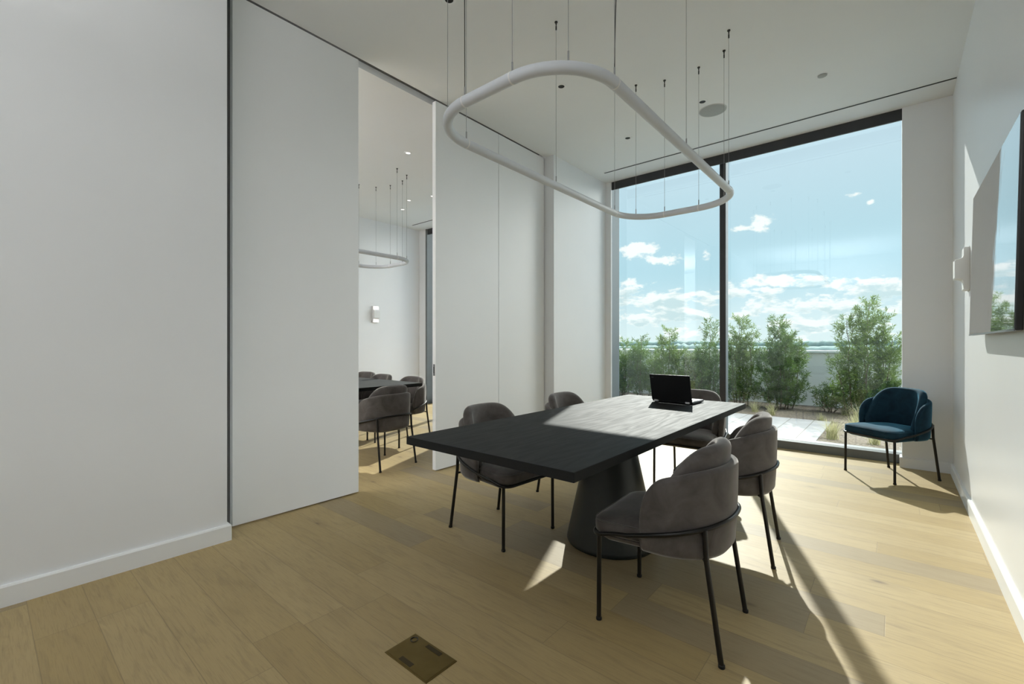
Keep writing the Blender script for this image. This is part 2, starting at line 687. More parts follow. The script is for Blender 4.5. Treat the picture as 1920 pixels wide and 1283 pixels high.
struct(MB().box(XR, XR + .2, YB, 6.62, 0, ZC + .2).build('wall_right', 'wall_eggshell'),
       'white right wall holding the screen and the sconce', 'wall')
struct(MB().box(XL - .56, XL, YB, 1.055, 0, ZC + .2).build('wall_left', 'wall_paint', bevel=.003),
       'white near left wall ending beside the sliding panel', 'wall')
struct(MB().box(XP - .36, XP - .056, 1.055, 1.165, 0, ZC + .2).build('trim_2', 'grey_recess'),
       'grey recessed jamb between the near left wall and the sliding panel', 'jamb')
struct(MB().box(XL - .6, -3.365, 4.825, YC + .02, 0, ZC + .2).build('wall_left', 'wall_paint', bevel=.003),
       'white left wall section between the sliding panels and the window', 'wall')
struct(MB().box(.065, XR + .05, YC, YG - .03, 0, ZC + .2).build('wall_front', 'wall_paint', bevel=.003),
       'white column in the corner between the window and the right wall', 'wall')
struct(MB().box(-5.35, -3.273, YC, YC + .034, 0, ZC + .2).build('wall_front', 'wall_paint', bevel=.003),
       'white pier left of the window between the two rooms', 'wall')
struct(MB().box(XA - .2, XA, YB, 6.62, 0, ZC + .2).build('wall_left', 'wall_paint'),
       'white far wall of the neighbouring room with a lit sconce', 'wall')
struct(MB().box(XA - .05, -7.64, YC, YG - .03, 0, ZC + .2).build('wall_front', 'wall_paint'),
       'white strip of wall beside the neighbouring window', 'wall')
struct(MB().box(XA - .2, XR + .2, YB - .2, YB, 0, ZC + .2).build('wall_back', 'wall_paint'),
       'white back wall behind the photographer', 'wall')


def skirting(name, pts, label, side=1):
    """baseboard along a polyline; profile .105 high, .02 deep, on the left of the walking direction"""
    prof = [(0, 0), (.02, 0), (.02, .095), (.014, .105), (0, .105)]
    P = [Vector((p[0], p[1])) for p in pts]
    rings = []
    for i in range(len(P)):
        d0 = (P[i] - P[i - 1]).normalized() if i else None
        d1 = (P[i + 1] - P[i]).normalized() if i < len(P) - 1 else None
        n0 = Vector((-d0.y, d0.x)) if d0 else None
        n1 = Vector((-d1.y, d1.x)) if d1 else None
        if n0 and n1:
            nn = (n0 + n1) / (1 + n0.dot(n1))
        else:
            nn = n0 or n1
        rings.append([(P[i].x + nn.x * a * side, P[i].y + nn.y * a * side, z) for a, z in prof])
    o = MB().loft(rings).build(name, 'trim_paint')
    return struct(o, label, 'baseboard')


skirting('baseboard_left', [(XL, YB + .01), (XL, 1.055), (XL - .10, 1.055)], 'white baseboard along the near left wall', -1)
skirting('baseboard_left', [(-3.365, 4.83), (-3.365, YC), (-3.275, YC)], 'white baseboard of the wall section left of the window', -1)
skirting('baseboard_right', [(.065, YC + .15), (.065, YC), (XR, YC), (XR, YB + .01)], 'white baseboard along the column and the right wall', -1)
skirting('baseboard_left', [(XA, YB + .01), (XA, YC), (-7.64, YC)], 'white baseboard of the neighbouring room', -1)

# sliding panels
d1 = empty('door_1', (XP - .025, 1.63, 0))
MB().box(-.025, .025, -.484, .484, .012, ZC - .014).build('panel', 'panel_paint', d1, bevel=.002)
struct(d1, 'white full-height sliding panel left of the opening', 'sliding door')
d2 = empty('door_2', (XP - .025, 3.438, 0))
MB().box(-.025, .025, -.471, .471, .012, ZC - .014).build('panel', 'panel_paint', d2, bevel=.002)
pm = MB().box(-.011, .011, -.4755, -.4695, .96, 1.075)
tag(pm.build('edge_pull', 'grey_metal', d2, bevel=.001), 'grey metal pull in the panel edge')
MB().box(-.005, .005, -.4775, -.4745, .985, 1.05).build('recess', 'black_slot', [k for k in bpy.data.objects if k.parent == d2 and k.name.startswith('edge_pull')][0])
struct(d2, 'white full-height sliding panel right of the opening, with an edge pull', 'sliding door')
d3 = empty('door_3', (XP - .025, 4.358, 0))
MB().box(-.025, .025, -.443, .443, .012, ZC - .014).build('panel', 'panel_paint', d3, bevel=.002)
struct(d3, 'white full-height panel beside the jamb near the window', 'sliding door')


def make_window(name, x0, x1, mull, label, xf):
    w = empty(name, (0, YG, 0))
    y = lambda a: a - YG
    MB().box(xf, x1, y(YC + .016), y(YC + .036), 3.613, ZC + .02).build('header_fascia', 'dark_metal', w)
    f = MB()
    f.box(x0, x1, y(6.47), y(6.60), 3.90, ZC + .2)
    f.build('head_frame', 'dark_metal', w)
    s = MB().box(x0, x1, y(6.37), y(6.62), 0, .095)
    s.build('sill', 'grey_metal', w, bevel=.002)
    mm = MB().box(mull - .037, mull + .037, y(6.37), y(6.478), .095, ZC + .19)
    mo = mm.build('mullion', 'alu_side', w, bevel=.002)
    MB().box(mull - .038, mull + .038, y(6.358), y(6.372), .095, ZC + .19).build('cover_cap', 'dark_metal', mo, bevel=.002)
    MB().box(xf - .05, xf - .006, y(YC + .036), y(6.478), .095, ZC + .19).build('jamb', 'alu_side', w, bevel=.002)
    for a, b in ((x0 - .02, mull - .001), (mull + .001, x1 + .02)):
        MB().box(a, b, y(6.480), y(6.492), .095, 3.90).build('glass_pane', 'window_glass', w)
    return struct(w, label, 'window')


make_window('window_1', -3.80, .40, -1.728, 'full-height two-pane window of the meeting room', -3.271)
make_window('window_2', -7.60, -5.0, -6.5, 'tall dark-framed window of the neighbouring room', -7.60)
jm = MB().box(-7.655, -7.605, YC - .002, YG - .02, 0, ZC)
struct(jm.build('trim_3', 'grey_metal'), 'grey metal reveal beside the neighbouring window', 'jamb')

# ------------------------------------------------------------------ ceiling fittings
for i, (x0, x1, lab) in enumerate(((-3.172, XR - .004, 'long black slot diffuser in the ceiling along the window'),
                                   (-7.6, -4.0, 'black slot diffuser in the neighbouring room ceiling'))):
    e = empty('slot_diffuser', (0, 5.806, ZC))
    MB().box(x0, x1, -.016, .016, -.004, .03).build('slot', 'black_slot', e)
    fr = MB().box(x0, x1, -.020, -.016, -.006, .02).box(x0, x1, .016, .020, -.006, .02)
    fr.build('frame', 'ceiling_paint', e)
    tag(e, lab, 'air vent')


def ring_profile(r_in, r_out, z0, z1, seg=36):
    m = MB()
    m.loft([[(r * math.cos(2 * PI * k / seg), r * math.sin(2 * PI * k / seg), z) for k in range(seg)]
            for r, z in ((r_in, z1), (r_in, z0 + .002), (r_in + .003, z0), (r_out - .003, z0), (r_out, z0 + .003), (r_out, z1))],
           cap0=False, cap1=False)
    return m


def downlight(x, y, label, lit=False):
    e = empty('recessed_downlight', (x, y, ZC))
    ring_profile(.030, .052, -.004, .02).build('trim_ring', 'ceiling_paint', e, smooth=True, auto=40)
    MB().lathe([(.030, -.0005), (.030, .01)]).build('lamp', 'lamp_glow' if lit else 'black_slot', e)
    return tag(e, label, 'ceiling light', 'recessed ceiling downlights')


downlight(-2.42, 2.172, 'white recessed downlight at the top edge, nearest of the row by the left panels')
downlight(-2.418, 3.591, 'dark recessed downlight inside the curve of the hanging ring lamp')
downlight(-2.42, 5.0, 'dark recessed downlight nearest the left end of the slot diffuser')
downlight(-1.48, 4.74, 'small recessed downlight right beside the round ceiling speaker')
downlight(-4.764, 3.573, 'lit recessed downlight in the neighbouring room, nearest the opening', True)
downlight(-6.326, 4.767, 'recessed downlight beyond the hanging cables of the neighbouring room', True)
downlight(-6.842, 5.014, 'recessed downlight above the slot diffuser of the neighbouring room', True)
downlight(-5.846, 4.881, 'recessed downlight beside the panel edge in the neighbouring room', True)

sp = empty('ceiling_speaker', (-1.452, 4.98, ZC))
MB().lathe([(.128, .01), (.128, -.004), (.120, -.007), (.0, -.009)][::-1], seg=48, cap0=False).build('grille', 'speaker_mesh', sp, smooth=True, auto=30)
ring_profile(.128, .136, -.006, .02, 48).build('trim_ring', 'cap_white', sp, smooth=True, auto=40)
tag(sp, 'round grey ceiling speaker between the ring lamp and the slot diffuser', 'speaker')
sk = empty('sprinkler_cap', (-.498, 4.975, ZC))
MB().lathe([(.036, .005), (.036, -.008), (.030, -.011), (0, -.012)][::-1], seg=32, cap0=False).build('cover', 'speaker_mesh', sk, smooth=True, auto=30)
ring_profile(.036, .046, -.003, .01, 32).build('trim_ring', 'ceiling_paint', sk, smooth=True, auto=40)
tag(sk, 'small grey round sprinkler cover on the ceiling near the right wall', 'sprinkler')

# ------------------------------------------------------------------ ring lamp


def make_ring_lamp():
    X0, X1, Y0, Y1, R, Z, r = -1.963, -.985, 1.565, 4.125, .335, 2.483, .0275
    e = empty('ring_pendant_lamp', ((X0 + X1) / 2, (Y0 + Y1) / 2, Z))
    hx, hy = (X1 - X0) / 2, (Y1 - Y0) / 2
    pts = []

    def arc(cx, cy, a0, a1, n=16):
        for i in range(n + 1):
            a = a0 + (a1 - a0) * i / n
            pts.append((cx + R * math.cos(a), cy + R * math.sin(a), 0))
    arc(hx - R, hy - R, 0, PI / 2)
    arc(-hx + R, hy - R, PI / 2, PI)
    arc(-hx + R, -hy + R, PI, 1.5 * PI)
    arc(hx - R, -hy + R, 1.5 * PI, 2 * PI)
    MB().tube(pts, r, 20, loop=True).build('light_tube', 'lamp_tube', e, smooth=True)
    s = R * math.sqrt(.5)
    joints = [((hx, hy - R), 'y'), ((hx - R, hy), 'x'), ((-hx + R, hy), 'x'), ((-hx, hy - R), 'y'),
              ((-hx, -hy + R), 'y'), ((-hx + R, -hy), 'x'), ((hx - R, -hy), 'x'), ((hx, -hy + R), 'y')]
    for (x, y), ax in joints:
        a, b = ((x - .004, y, 0), (x + .004, y, 0)) if ax == 'x' else ((x, y - .004, 0), (x, y + .004, 0))
        MB().tube([a, b], r + .0012, 20).build('joint_band', 'lamp_joint', e, smooth=True, auto=40)
    att = [p for p, _ in joints] + [(hx - R + s, hy - R + s), (-hx + R - s, hy - R + s), (-hx + R - s, -hy + R - s),
                                    (hx - R + s, -hy + R - s), (hx, 0), (-hx, 0)]
    top = ZC - Z
    for x, y in att:
        c = MB().tube([(x, y, r - .002), (x, y, top)], .0016, 6).build('suspension_cable', 'cable', e)
        MB().tube([(x, y, r - .004), (x, y, r + .045)], .0042, 8).build('cable_grip', 'cable', c, smooth=True, auto=40)
        a = MB().lathe([(.012, top - .006), (.012, top + .003)], x, y, 12)
        a.lathe([(.004, top - .03), (.006, top - .006)], x, y, 10)
        a.lathe([(.0055, top - .062), (.0055, top - .034)], x, y, 10)
        a.build('ceiling_anchor', 'dark_fitting', c)
    for x, y, dx, dy in ((hx, -hy + R, .03, .10), (-hx + R, -hy, .02, -.03)):
        p = [(x, y, r - .002)]
        for i in range(1, 9):
            t = i / 8
            p.append((x + dx * t * t, y + dy * t * t, r + (top - r) * t))
        MB().tube(p, .0024, 6).build('power_cord', 'dark_fitting', e)
    return e


ring = tag(make_ring_lamp(), 'large white tubular ring lamp hanging over the black table', 'pendant lamp')
ring2 = copy_tree(ring)
ring2.location.x -= 4.315
tag(ring2, 'white tubular ring lamp hanging in the neighbouring room, seen through the opening', 'pendant lamp')

# ------------------------------------------------------------------ table


TZ = .808


def make_table(name, x0, x1, y0, y1, px, py, label):
    e = empty(name, ((x0 + x1) / 2, (y0 + y1) / 2, 0))
    hx, hy = (x1 - x0) / 2, (y1 - y0) / 2
    MB().box(-hx, hx, -hy, hy, TZ - .0395, TZ).build('tabletop', 'black_oak', e, bevel=.002)
    lx, ly = px - e.location.x, py - e.location.y
    prof = [(.268, 0), (.280, .004), (.286, .016), (.284, .03)]
    for i in range(1, 13):
        t = i / 12
        prof.append((.284 + (.125 - .284) * t, .03 + (TZ - .0395 - .03) * t))
    MB().lathe(prof, lx, ly, 64).build('pedestal', 'pedestal_paint', e, smooth=True, auto=40)
    return tag(e, label, 'table')


TB = make_table('conference_table', -1.896, -.895, 1.412, 3.93, -1.408, 2.67,
                'black stained oak meeting table on a dark cone pedestal')
make_table('conference_table', -6.88, -4.36, 2.46, 3.48, -5.62, 2.97,
           'black meeting table in the neighbouring room, seen through the opening')

# ------------------------------------------------------------------ chair


def u_curve(a, b, yc, yf, p=2.35, n=61):
    """plan curve from the left front, round the back, to the right front; returns points, outward normals, arc length"""
    raw = []
    for i in range(25):
        raw.append((-a, yf + (yc - yf) * i / 24))
    for i in range(1, 120):
        th = -PI / 2 + PI * i / 120
        s_, c_ = math.sin(th), math.cos(th)
        raw.append((a * math.copysign(abs(s_) ** (2 / p), s_), yc - b * abs(c_) ** (2 / p)))
    for i in range(25):
        raw.append((a, yc + (yf - yc) * i / 24))
    raw = np.array(raw)
    d = np.r_[0, np.cumsum(np.linalg.norm(np.diff(raw, axis=0), axis=1))]
    s = np.linspace(0, d[-1], n)
    P = np.c_[np.interp(s, d, raw[:, 0]), np.interp(s, d, raw[:, 1])]
    T = np.gradient(P, axis=0)
    T /= np.linalg.norm(T, axis=1)[:, None]
    N = np.c_[T[:, 1], -T[:, 0]]
    k = n // 2
    if N[k, 1] > 0:
        N = -N
    return P, N, s, d[-1]


def wrap_shell(a, b, yc, yf, zb, ztop, thick, Lfront, end_r, belly, tuck, lean):
    """upholstered wrap: ztop(x, y, u) gives the top line"""
    P, N, S, L = u_curve(a, b, yc, yf)
    rings = []
    # densify stations near both free ends for the rounded front edge
    n = len(P)
    st = sorted(set([round(v, 5) for v in list(np.linspace(0, L, n)) + [L * q for q in (.002, .006, .012, .02, .03)] + [L * (1 - q) for q in (.002, .006, .012, .02, .03)]]))
    for s in st:
        px, py = np.interp(s, S, P[:, 0]), np.interp(s, S, P[:, 1])
        nx, ny = np.interp(s, S, N[:, 0]), np.interp(s, S, N[:, 1])
        e = min(s, L - s)
        zt = ztop(px, py)
        if e < Lfront:
            q = max(0.0, 1 - (1 - e / Lfront) ** 3.0) ** (1 / 3.0)
            zt = zb + .03 + (zt - zb - .03) * q
        t = thick
        if e < end_r:
            t = thick * max(.12, math.sqrt(max(0, 1 - (1 - e / end_r) ** 2)))
        c = -thick / 2
        ro, ri = c + t / 2, c - t / 2
        hgt = zt - zb
        prof = [(ro - tuck, zb), (ro - tuck * .35, zb + min(.02, hgt * .2))]
        cr = min(t / 2, hgt * .4)
        for i in range(1, 7):
            q = i / 6
            z = zb + min(.02, hgt * .2) + (zt - cr - zb - min(.02, hgt * .2)) * q
            prof.append((ro + belly * math.sin(PI * q) - tuck * .35 * (1 - q) + lean * q * q, z))
        mid = (ro + ri) / 2 + lean
        for i in range(1, 6):
            an = PI * i / 6
            prof.append((mid + (t / 2) * math.cos(an), zt - cr + cr * math.sin(an)))
        for i in range(6, -1, -1):
            q = i / 6
            z = zb + (zt - cr - zb) * q
            prof.append((ri + lean * q * q, z))
        rings.append([(px + nx * o_, py + ny * o_, z) for o_, z in prof])
    return rings


def outline(w, yf, yb, rf, taper, n=14):
    """seat plan: rounded front corners, narrowing rounded rear"""
    pts = []
    for i in range(n + 1):
        a = i / n * PI / 2
        pts.append((w - rf + rf * math.sin(a), yf - rf + rf * math.cos(a)))
    rb = .13
    wr = w - taper
    for i in range(n + 1):
        a = PI / 2 + i / n * PI / 2
        pts.append((wr - rb + rb * math.sin(a), yb + rb + rb * math.cos(a)))
    left = [(-x, y) for x, y in reversed(pts)]
    return pts + left


def inset(pts, d):
    n = len(pts)
    out = []
    for i in range(n):
        p0, p1 = Vector(pts[i - 1]), Vector(pts[(i + 1) % n])
        t = (p1 - p0)
        if t.length < 1e-7:
            out.append(pts[i])
            continue
        t.normalize()
        nrm = Vector((t.y, -t.x))          # clockwise outline: inward
        out.append((pts[i][0] + nrm.x * d, pts[i][1] + nrm.y * d))
    return out


def make_chair(fabric, name='upholstered_chair'):
    e = empty(name)
    # seat
    base = outline(.258, .300, -.205, .075, .03)
    rings = []
    for d, z in ((.03, .404), (.010, .406), (.002, .414), (0, .430), (.0, .452), (.004, .463), (.012, .471)):
        rings.append([(x, y, z) for x, y in inset(base, d)])
    for k, z in ((.91, .479), (.80, .486), (.62, .492), (.38, .495), (.15, .4955)):
        rings.append([(x * k, (y - .03) * k + .03, z) for x, y in inset(base, .0)])
    seat = MB().loft(rings).build('seat', fabric, e, smooth=True)
    MB().tube([(x, y, .466) for x, y in inset(base, .004)], .0028, 6, loop=True).build('piping', fabric, seat, smooth=True)
    # under pan
    pan = outline(.245, .280, -.222, .075, .03)
    rings = [[(x, y, z) for x, y in inset(pan, d)] for d, z in ((.05, .372), (.02, .376), (.005, .386), (0, .400), (.01, .405))]
    MB().loft(rings).build('seat_pan', fabric, e, smooth=True, auto=50)
    # outer shell
    rings = wrap_shell(.288, .288, .02, .055, .388,
                       lambda x, y: .765 - .065 * min(1, max(0, (y + .26) / .27)) ** 1.3, .042, .13, .02, .004, .022, .004)
    MB().loft(rings).build('outer_shell', fabric, e, smooth=True)
    # inner back pad

    def dome(x, y):
        q = min(1.0, max(0.0, (y + .225) / .245))
        return .60 + (.847 - .60) * math.cos(q * PI / 2) ** 1.1
    rings = wrap_shell(.244, .240, .012, .03, .455, dome, .064, .16, .03, .004, .0, .016)
    MB().loft(rings).build('inner_back', fabric, e, smooth=True)
    # frame
    P, N, S, L = u_curve(.288, .288, .02, .10, n=49)
    zf = lambda y: .404 + max(0, .275 - y) * .255
    loop = []
    for (px, py), (nx, ny) in zip(P, N):
        loop.append((px + nx * .006, py + ny * .006, zf(py + ny * .006)))
    rf = .075
    x1 = .262
    # right side forward, round the front corners, back along the left side
    for t in (.33, .66):
        loop.append((.294 + (x1 - .294) * t, .10 + (.300 - rf - .10) * t, zf(.10 + (.300 - rf - .10) * t)))
    for i in range(9):
        a = i / 8 * PI / 2
        loop.append((x1 - rf + rf * math.cos(a), .300 - rf + rf * math.sin(a), zf(.300 - rf + rf * math.sin(a)) - .004))
    loop.append((0, .300, .400))
    for i in range(9):
        a = PI / 2 + i / 8 * PI / 2
        loop.append((-x1 + rf + rf * math.cos(a), .300 - rf + rf * math.sin(a), zf(.300 - rf + rf * math.sin(a)) - .004))
    for t in (.66, .33):
        loop.append((-.294 + (.294 - x1) * t, .10 + (.300 - rf - .10) * t, zf(.10 + (.300 - rf - .10) * t)))
    MB().tube(loop, .0095, 10, loop=True).build('frame', 'chair_metal', e, smooth=True)
    for sx in (-1, 1):
        # front leg
        p = [(sx * .243, .262, .0), (sx * .241, .261, .400)]
        g = MB().tube(p, .0108, 10).build('leg', 'chair_metal', e, smooth=True, auto=40)
        MB().lathe([(.012, 0), (.0132, .003), (.0132, .012), (.011, .014)], sx * .243, .262, 12).build('foot_cap', 'rubber', g, smooth=True, auto=40)
        # rear leg: upright against the shell, then kicked back to the floor
        top = (sx * .222, -.200, zf(-.20))
        kink = (sx * .223, -.206, .405)
        foot = (sx * .234, -.266, 0.0)
        kp = [top, kink]
        for t in (.06, .12, .5, 1.0):
            kp.append(tuple(kink[i] + (foot[i] - kink[i]) * t - (0 if i < 2 else 0) for i in range(3)))
        m = MB().tube(kp, .011, 10)
        m.tube([(kink[0], kink[1], kink[2] - .015), (kink[0] - sx * .035, kink[1] + .02, .392)], .007, 8)
        g = m.build('leg', 'chair_metal', e, smooth=True, auto=40)
        MB().lathe([(.012, 0), (.0132, .003), (.0132, .012), (.011, .014)], foot[0], foot[1], 12).build('foot_cap', 'rubber', g, smooth=True, auto=40)
    return e


def face(dx, dy):
    return math.atan2(dy, dx) - PI / 2


grey = make_chair('grey_velvet')
spots = [
    (-.796, 2.120, face(-1, -.045), 'grey velvet chair nearest the camera, at the right side of the black table', 'chairs around the black table'),
    (-.815, 3.130, face(-1, -.115), 'grey velvet chair on the right side of the table, second from the camera', 'chairs around the black table'),
    (-2.085, 2.353, face(1, -.06), 'grey velvet chair at the left side of the table by its near corner', 'chairs around the black table'),
    (-2.085, 3.36, face(1, -.02), 'grey velvet chair by the far left of the table, only its back showing', 'chairs around the black table'),
    (-1.42, 4.22, face(.03, -1), 'grey velvet chair at the head of the table behind the laptop', 'chairs around the black table'),
    (-4.18, 2.80, face(-1, -.08), 'grey velvet chair seen from behind through the opening, nearest the sliding panel', 'chairs of the neighbouring room'),
    (-4.90, 3.60, face(.05, -1), 'dark chair at the right corner of the neighbouring table, its back to the window', 'chairs of the neighbouring room'),
    (-5.60, 3.60, face(.05, -1), 'dark chair back peeking over the neighbouring table, middle of the three', 'chairs of the neighbouring room'),
    (-6.26, 3.76, face(.2, -1), 'dark chair back peeking over the neighbouring table beside the panel edge', 'chairs of the neighbouring room'),
]
for i, (x, y, rz, lab, grp) in enumerate(spots):
    c = grey if i == 0 else copy_tree(grey)
    c.location = (x, y, 0)
    c.rotation_euler = (0, 0, rz)
    tag(c, lab, 'chair', grp)
blue = make_chair('blue_velvet')
blue.location = (-.022, 5.737, 0)
blue.rotation_euler = (0, 0, face(-.62, -.785))
tag(blue, 'teal blue velvet chair in the corner beside the window', 'chair')

# ------------------------------------------------------------------ laptop
lap = empty('laptop', (-1.347, 3.566, TZ), math.atan2(-.020, .327))
hw, dp = .164, .225
lb = MB().box(-hw, hw, 0, dp, .006, .022)
lbase = lb.build('base', 'laptop_black', lap, bevel=.004)
MB().box(-hw + .004, hw - .004, .004, dp - .004, .0222, .0236).build('keyboard_deck', 'laptop_grey', lap, bevel=.0005)
kb = MB()
for r in range(5):
    for c in range(13):
        x = -hw + .022 + c * .0233
        y = .035 + r * .020
        kb.box(x, x + .019, y, y + .016, .0236, .0256)
kb.build('keys', 'laptop_black', lap)
MB().box(-.05, .05, .150, .205, .0236, .0242).build('touchpad', 'laptop_edge', lap)
ang = math.radians(13)
lid = MB()
LH = .214


def lidp(x, h, t):
    # hinge line at y=0; lid leans away from the user (toward -y)
    return (x, -.002 - h * math.sin(ang) - t * math.cos(ang), .020 + h * math.cos(ang) - t * math.sin(ang))


def lid_box(x0, x1, h0, h1, t0, t1):
    v = [lidp(x, h, t) for h in (h0, h1) for t in (t0, t1) for x in (x0, x1)]
    return MB().add(v, [(0, 2, 3, 1), (4, 5, 7, 6), (0, 1, 5, 4), (2, 6, 7, 3), (0, 4, 6, 2), (1, 3, 7, 5)])


ld = lid_box(-hw, hw, 0, LH, 0, .010).build('lid', 'laptop_black', lap, bevel=.004)
lid_box(-hw + .010, hw - .010, .018, LH - .008, -.0012, .0).build('screen', 'screen_dark', ld)
for sx in (-1, 1):
    lid_box(sx * .128 - .017, sx * .128 + .017, -.012, .004, -.004, .012).build('hinge', 'laptop_grey', lap, bevel=.002)
lid_box(-hw + .016, -hw + .034, LH - .026, LH - .020, .010, .0106).build('lid_badge', 'laptop_edge', ld)
for x in (-hw + .02, hw - .02):
    for y in (.02, dp - .02):
        MB().lathe([(.007, 0), (.007, .0065)], x, y, 12).build('foot', 'rubber', lap)
tag(lap, 'open black laptop on the far end of the table, its lid toward the camera', 'laptop')

# ------------------------------------------------------------------ brass floor box
fb = empty('floor_outlet_box', (-1.478, 1.170, 0))
MB().box(-.134, .134, -.079, .079, .0003, .003).build('rim', 'brass', fb, bevel=.001)
l_ = MB().box(-.127, .127, -.073, .073, .003, .0045).build('lid', 'brass', fb, bevel=.0008)
rp = ring_profile(.013, .0165, .0045, .0058, 24)
rp.v = [(x - .10, y + .047, .0045 + .0058 - z if z < .005 else z) for x, y, z in rp.v]
rp.build('latch_ring', 'dark_fitting', l_)
MB().box(-.055, .02, -.068, -.046, .0045, .0052).build('cable_flap', 'brass_dark', l_, bevel=.0003)
MB().box(-.03, .06, .048, .068, .0045, .0052).build('cable_flap', 'brass_dark', l_, bevel=.0003)
tag(fb, 'rectangular brass floor outlet lid set flush in the oak planks', 'floor outlet')

# ------------------------------------------------------------------ wall screen
tv = empty('wall_screen', (.392, 3.51, 1.79))
tv.rotation_euler = (0, math.radians(1.2), 0)
MB().box(0, .026, -.735, .735, -.455, .455).build('housing', 'tv_black', tv, bevel=.006)
MB().box(-.0016, .0, -.727, .727, -.447, .447).build('screen', 'tv_glass', tv)
MB().box(-.003, .001, -.735, .735, -.4565, -.448).build('lower_bezel', 'grey_metal', tv)
MB().box(.026, .046, -.25, .25, -.2, .2).build('wall_bracket', 'tv_black', tv)
tag(tv, 'large glossy black flat screen mounted on the right wall', 'television')

# ------------------------------------------------------------------ plaster sconces


def sconce(loc, rz, lit, label):
    e = empty('wall_sconce', loc, rz)
    prof = [(0, -.165), (.030, -.165), (.035, -.160), (.035, -.104), (.041, -.086), (.056, -.078), (.078, -.074), (.085, -.067),
            (.085, .067), (.078, .074), (.056, .078), (.041, .086), (.035, .104), (.035, .160), (.030, .165), (0, .165)]
    MB().loft([[(x, yy, z) for x, z in prof] for yy in (-.064, .064)]).build('body', 'plaster', e, bevel=.003)
    MB().box(.0, .004, -.05, .05, -.172, .172).build('backplate', 'cap_white', e)
    if lit:
        for s_ in (-1, 1):
            z0, z1 = sorted((s_ * .088, s_ * .158))
            MB().box(.0345, .0375, -.060, .060, z0, z1).build('lit_panel', 'lamp_glow', e)
    return tag(e, label, 'wall lamp', None)


sconce((XR, 4.96, 1.86), PI, False, 'white plaster wall sconce on the right wall between the screen and the column')
sconce((XA, 5.105, 1.865), 0, True, 'lit white wall sconce on the far wall of the neighbouring room')

# ------------------------------------------------------------------ terrace
struct(MB().box(-14, -.79, 6.64, 9.09, -.25, -.003).build('terrace', 'stone_paver'),
       'pale stone paver terrace outside the window', 'terrace')
bed = MB().box(-.785, 6, 6.64, 9.09, -.25, -.012)
bed.box(-14, 6, 9.095, 11.2, -.25, -.006)
tag(bed.build('planting_bed', 'mulch'), 'brown mulch planting bed between the pavers and the parapet', 'planting bed', kind='stuff')
par = empty('parapet', (-4, 11.3, 0))
MB().box(-10, 10, -.10, .10, -.25, 1.09).build('parapet_wall', 'parapet', par)
MB().box(-10, 10, -.16, .14, 1.10, 1.145).build('parapet_cap', 'parapet_cap', par, bevel=.004)
struct(par, 'low pale parapet wall with a white cap at the terrace edge', 'parapet')

RNG = np.random.default_rng(7)


def leaf_cloud(pts, dirs, size, width, rng, per, spread):
    """diamond leaves around twigs; returns verts, faces"""
    n = len(pts)
    P = np.repeat(pts, per, axis=0)
    D = np.repeat(dirs, per, axis=0)
    t = rng.uniform(0, 1, (n * per, 1))
    P = P + D * t * size * 2.4
    rd = rng.normal(size=(n * per, 3))
    rd /= np.linalg.norm(rd, axis=1)[:, None]
    d = D * .55 + rd * spread
    d /= np.linalg.norm(d, axis=1)[:, None]
    s = np.cross(d, rng.normal(size=(n * per, 3)))
    s /= np.linalg.norm(s, axis=1)[:, None]
    L = size * rng.uniform(.7, 1.25, (n * per, 1))
    w = width * rng.uniform(.8, 1.2, (n * per, 1))
    nn = np.cross(d, s)
    a = P
    b = P + d * L * .45 + s * w + nn * L * .04
    c = P + d * L
    e = P + d * L * .45 - s * w + nn * L * .04
    V = np.stack([a, b, c, e], axis=1).reshape(-1, 3)
    F = np.arange(len(V)).reshape(-1, 4)
    return V, F


def make_shrub(x, y, h, rad, seed, label, dens=1.0, mat='leaf_green'):
    """several upright stems, each carrying side twigs with radiating narrow leaves"""
    rng = np.random.default_rng(seed)
    e = empty('podocarpus_shrub', (x, y, -.004))
    stems = MB()
    twp, twd = [], []
    ns = max(4, int(round(rad / .060)))
    for k in range(ns):
        off = ((k + .5) / ns * 2 - 1) * rad * .74 + rng.normal() * rad * .08
        offy = rng.uniform(-.55, .55) * rad
        edge = abs(off) / rad
        hh = h * (1.0 if k == ns // 2 else rng.uniform(.58, .98) - .20 * edge ** 2)
        tip = np.array([off * 1.05, offy, hh * .95])
        b0 = np.array([off * .62, offy * .5, 0])
        pts = []
        for i in range(9):
            t = i / 8
            p = b0 + (tip - b0) * np.array([t ** .55, t ** .55, t])
            p[:2] += rng.normal(size=2) * .018 * (t > 0)
            pts.append(tuple(p))
        stems.tube(pts, .01, 6, rads=[.011 * (1 - .8 * i / 8) + .002 for i in range(9)])
        nb = int(80 * dens * hh / 1.6)
        for j in range(nb):
            t = .04 + .96 * rng.uniform()
            i = min(7, int(t * 8))
            f = t * 8 - i
            p = np.array(pts[i]) * (1 - f) + np.array(pts[i + 1]) * f
            aa = rng.uniform(0, 2 * PI)
            reach = rng.uniform(.1, 1.0) * (.17 * (1 - .66 * t) + .012)
            o = np.array([math.cos(aa), math.sin(aa), rng.uniform(-.15, .55)])
            d = o * .8 + np.array([0, 0, rng.uniform(.3, 1.2)])
            twp.append(p + o * reach)
            twd.append(d / np.linalg.norm(d))
    stems.build('stem', 'bark', e, smooth=True)
    V, F = leaf_cloud(np.array(twp), np.array(twd), .076, .0060, rng, 26, .62)
    V[:, 2] = np.maximum(V[:, 2], .012)
    link_fast('foliage', V, F, mat, e)
    return tag(e, label, 'shrub', 'shrubs along the parapet')


def link_fast(name, V, F, mat, parent=None):
    me = bpy.data.meshes.new(name)
    me.from_pydata(V.tolist(), [], F.tolist())
    me.materials.append(MATS[mat])
    o = bpy.data.objects.new(name, me)
    COL.objects.link(o)
    if parent is not None:
        o.parent = parent
    return o


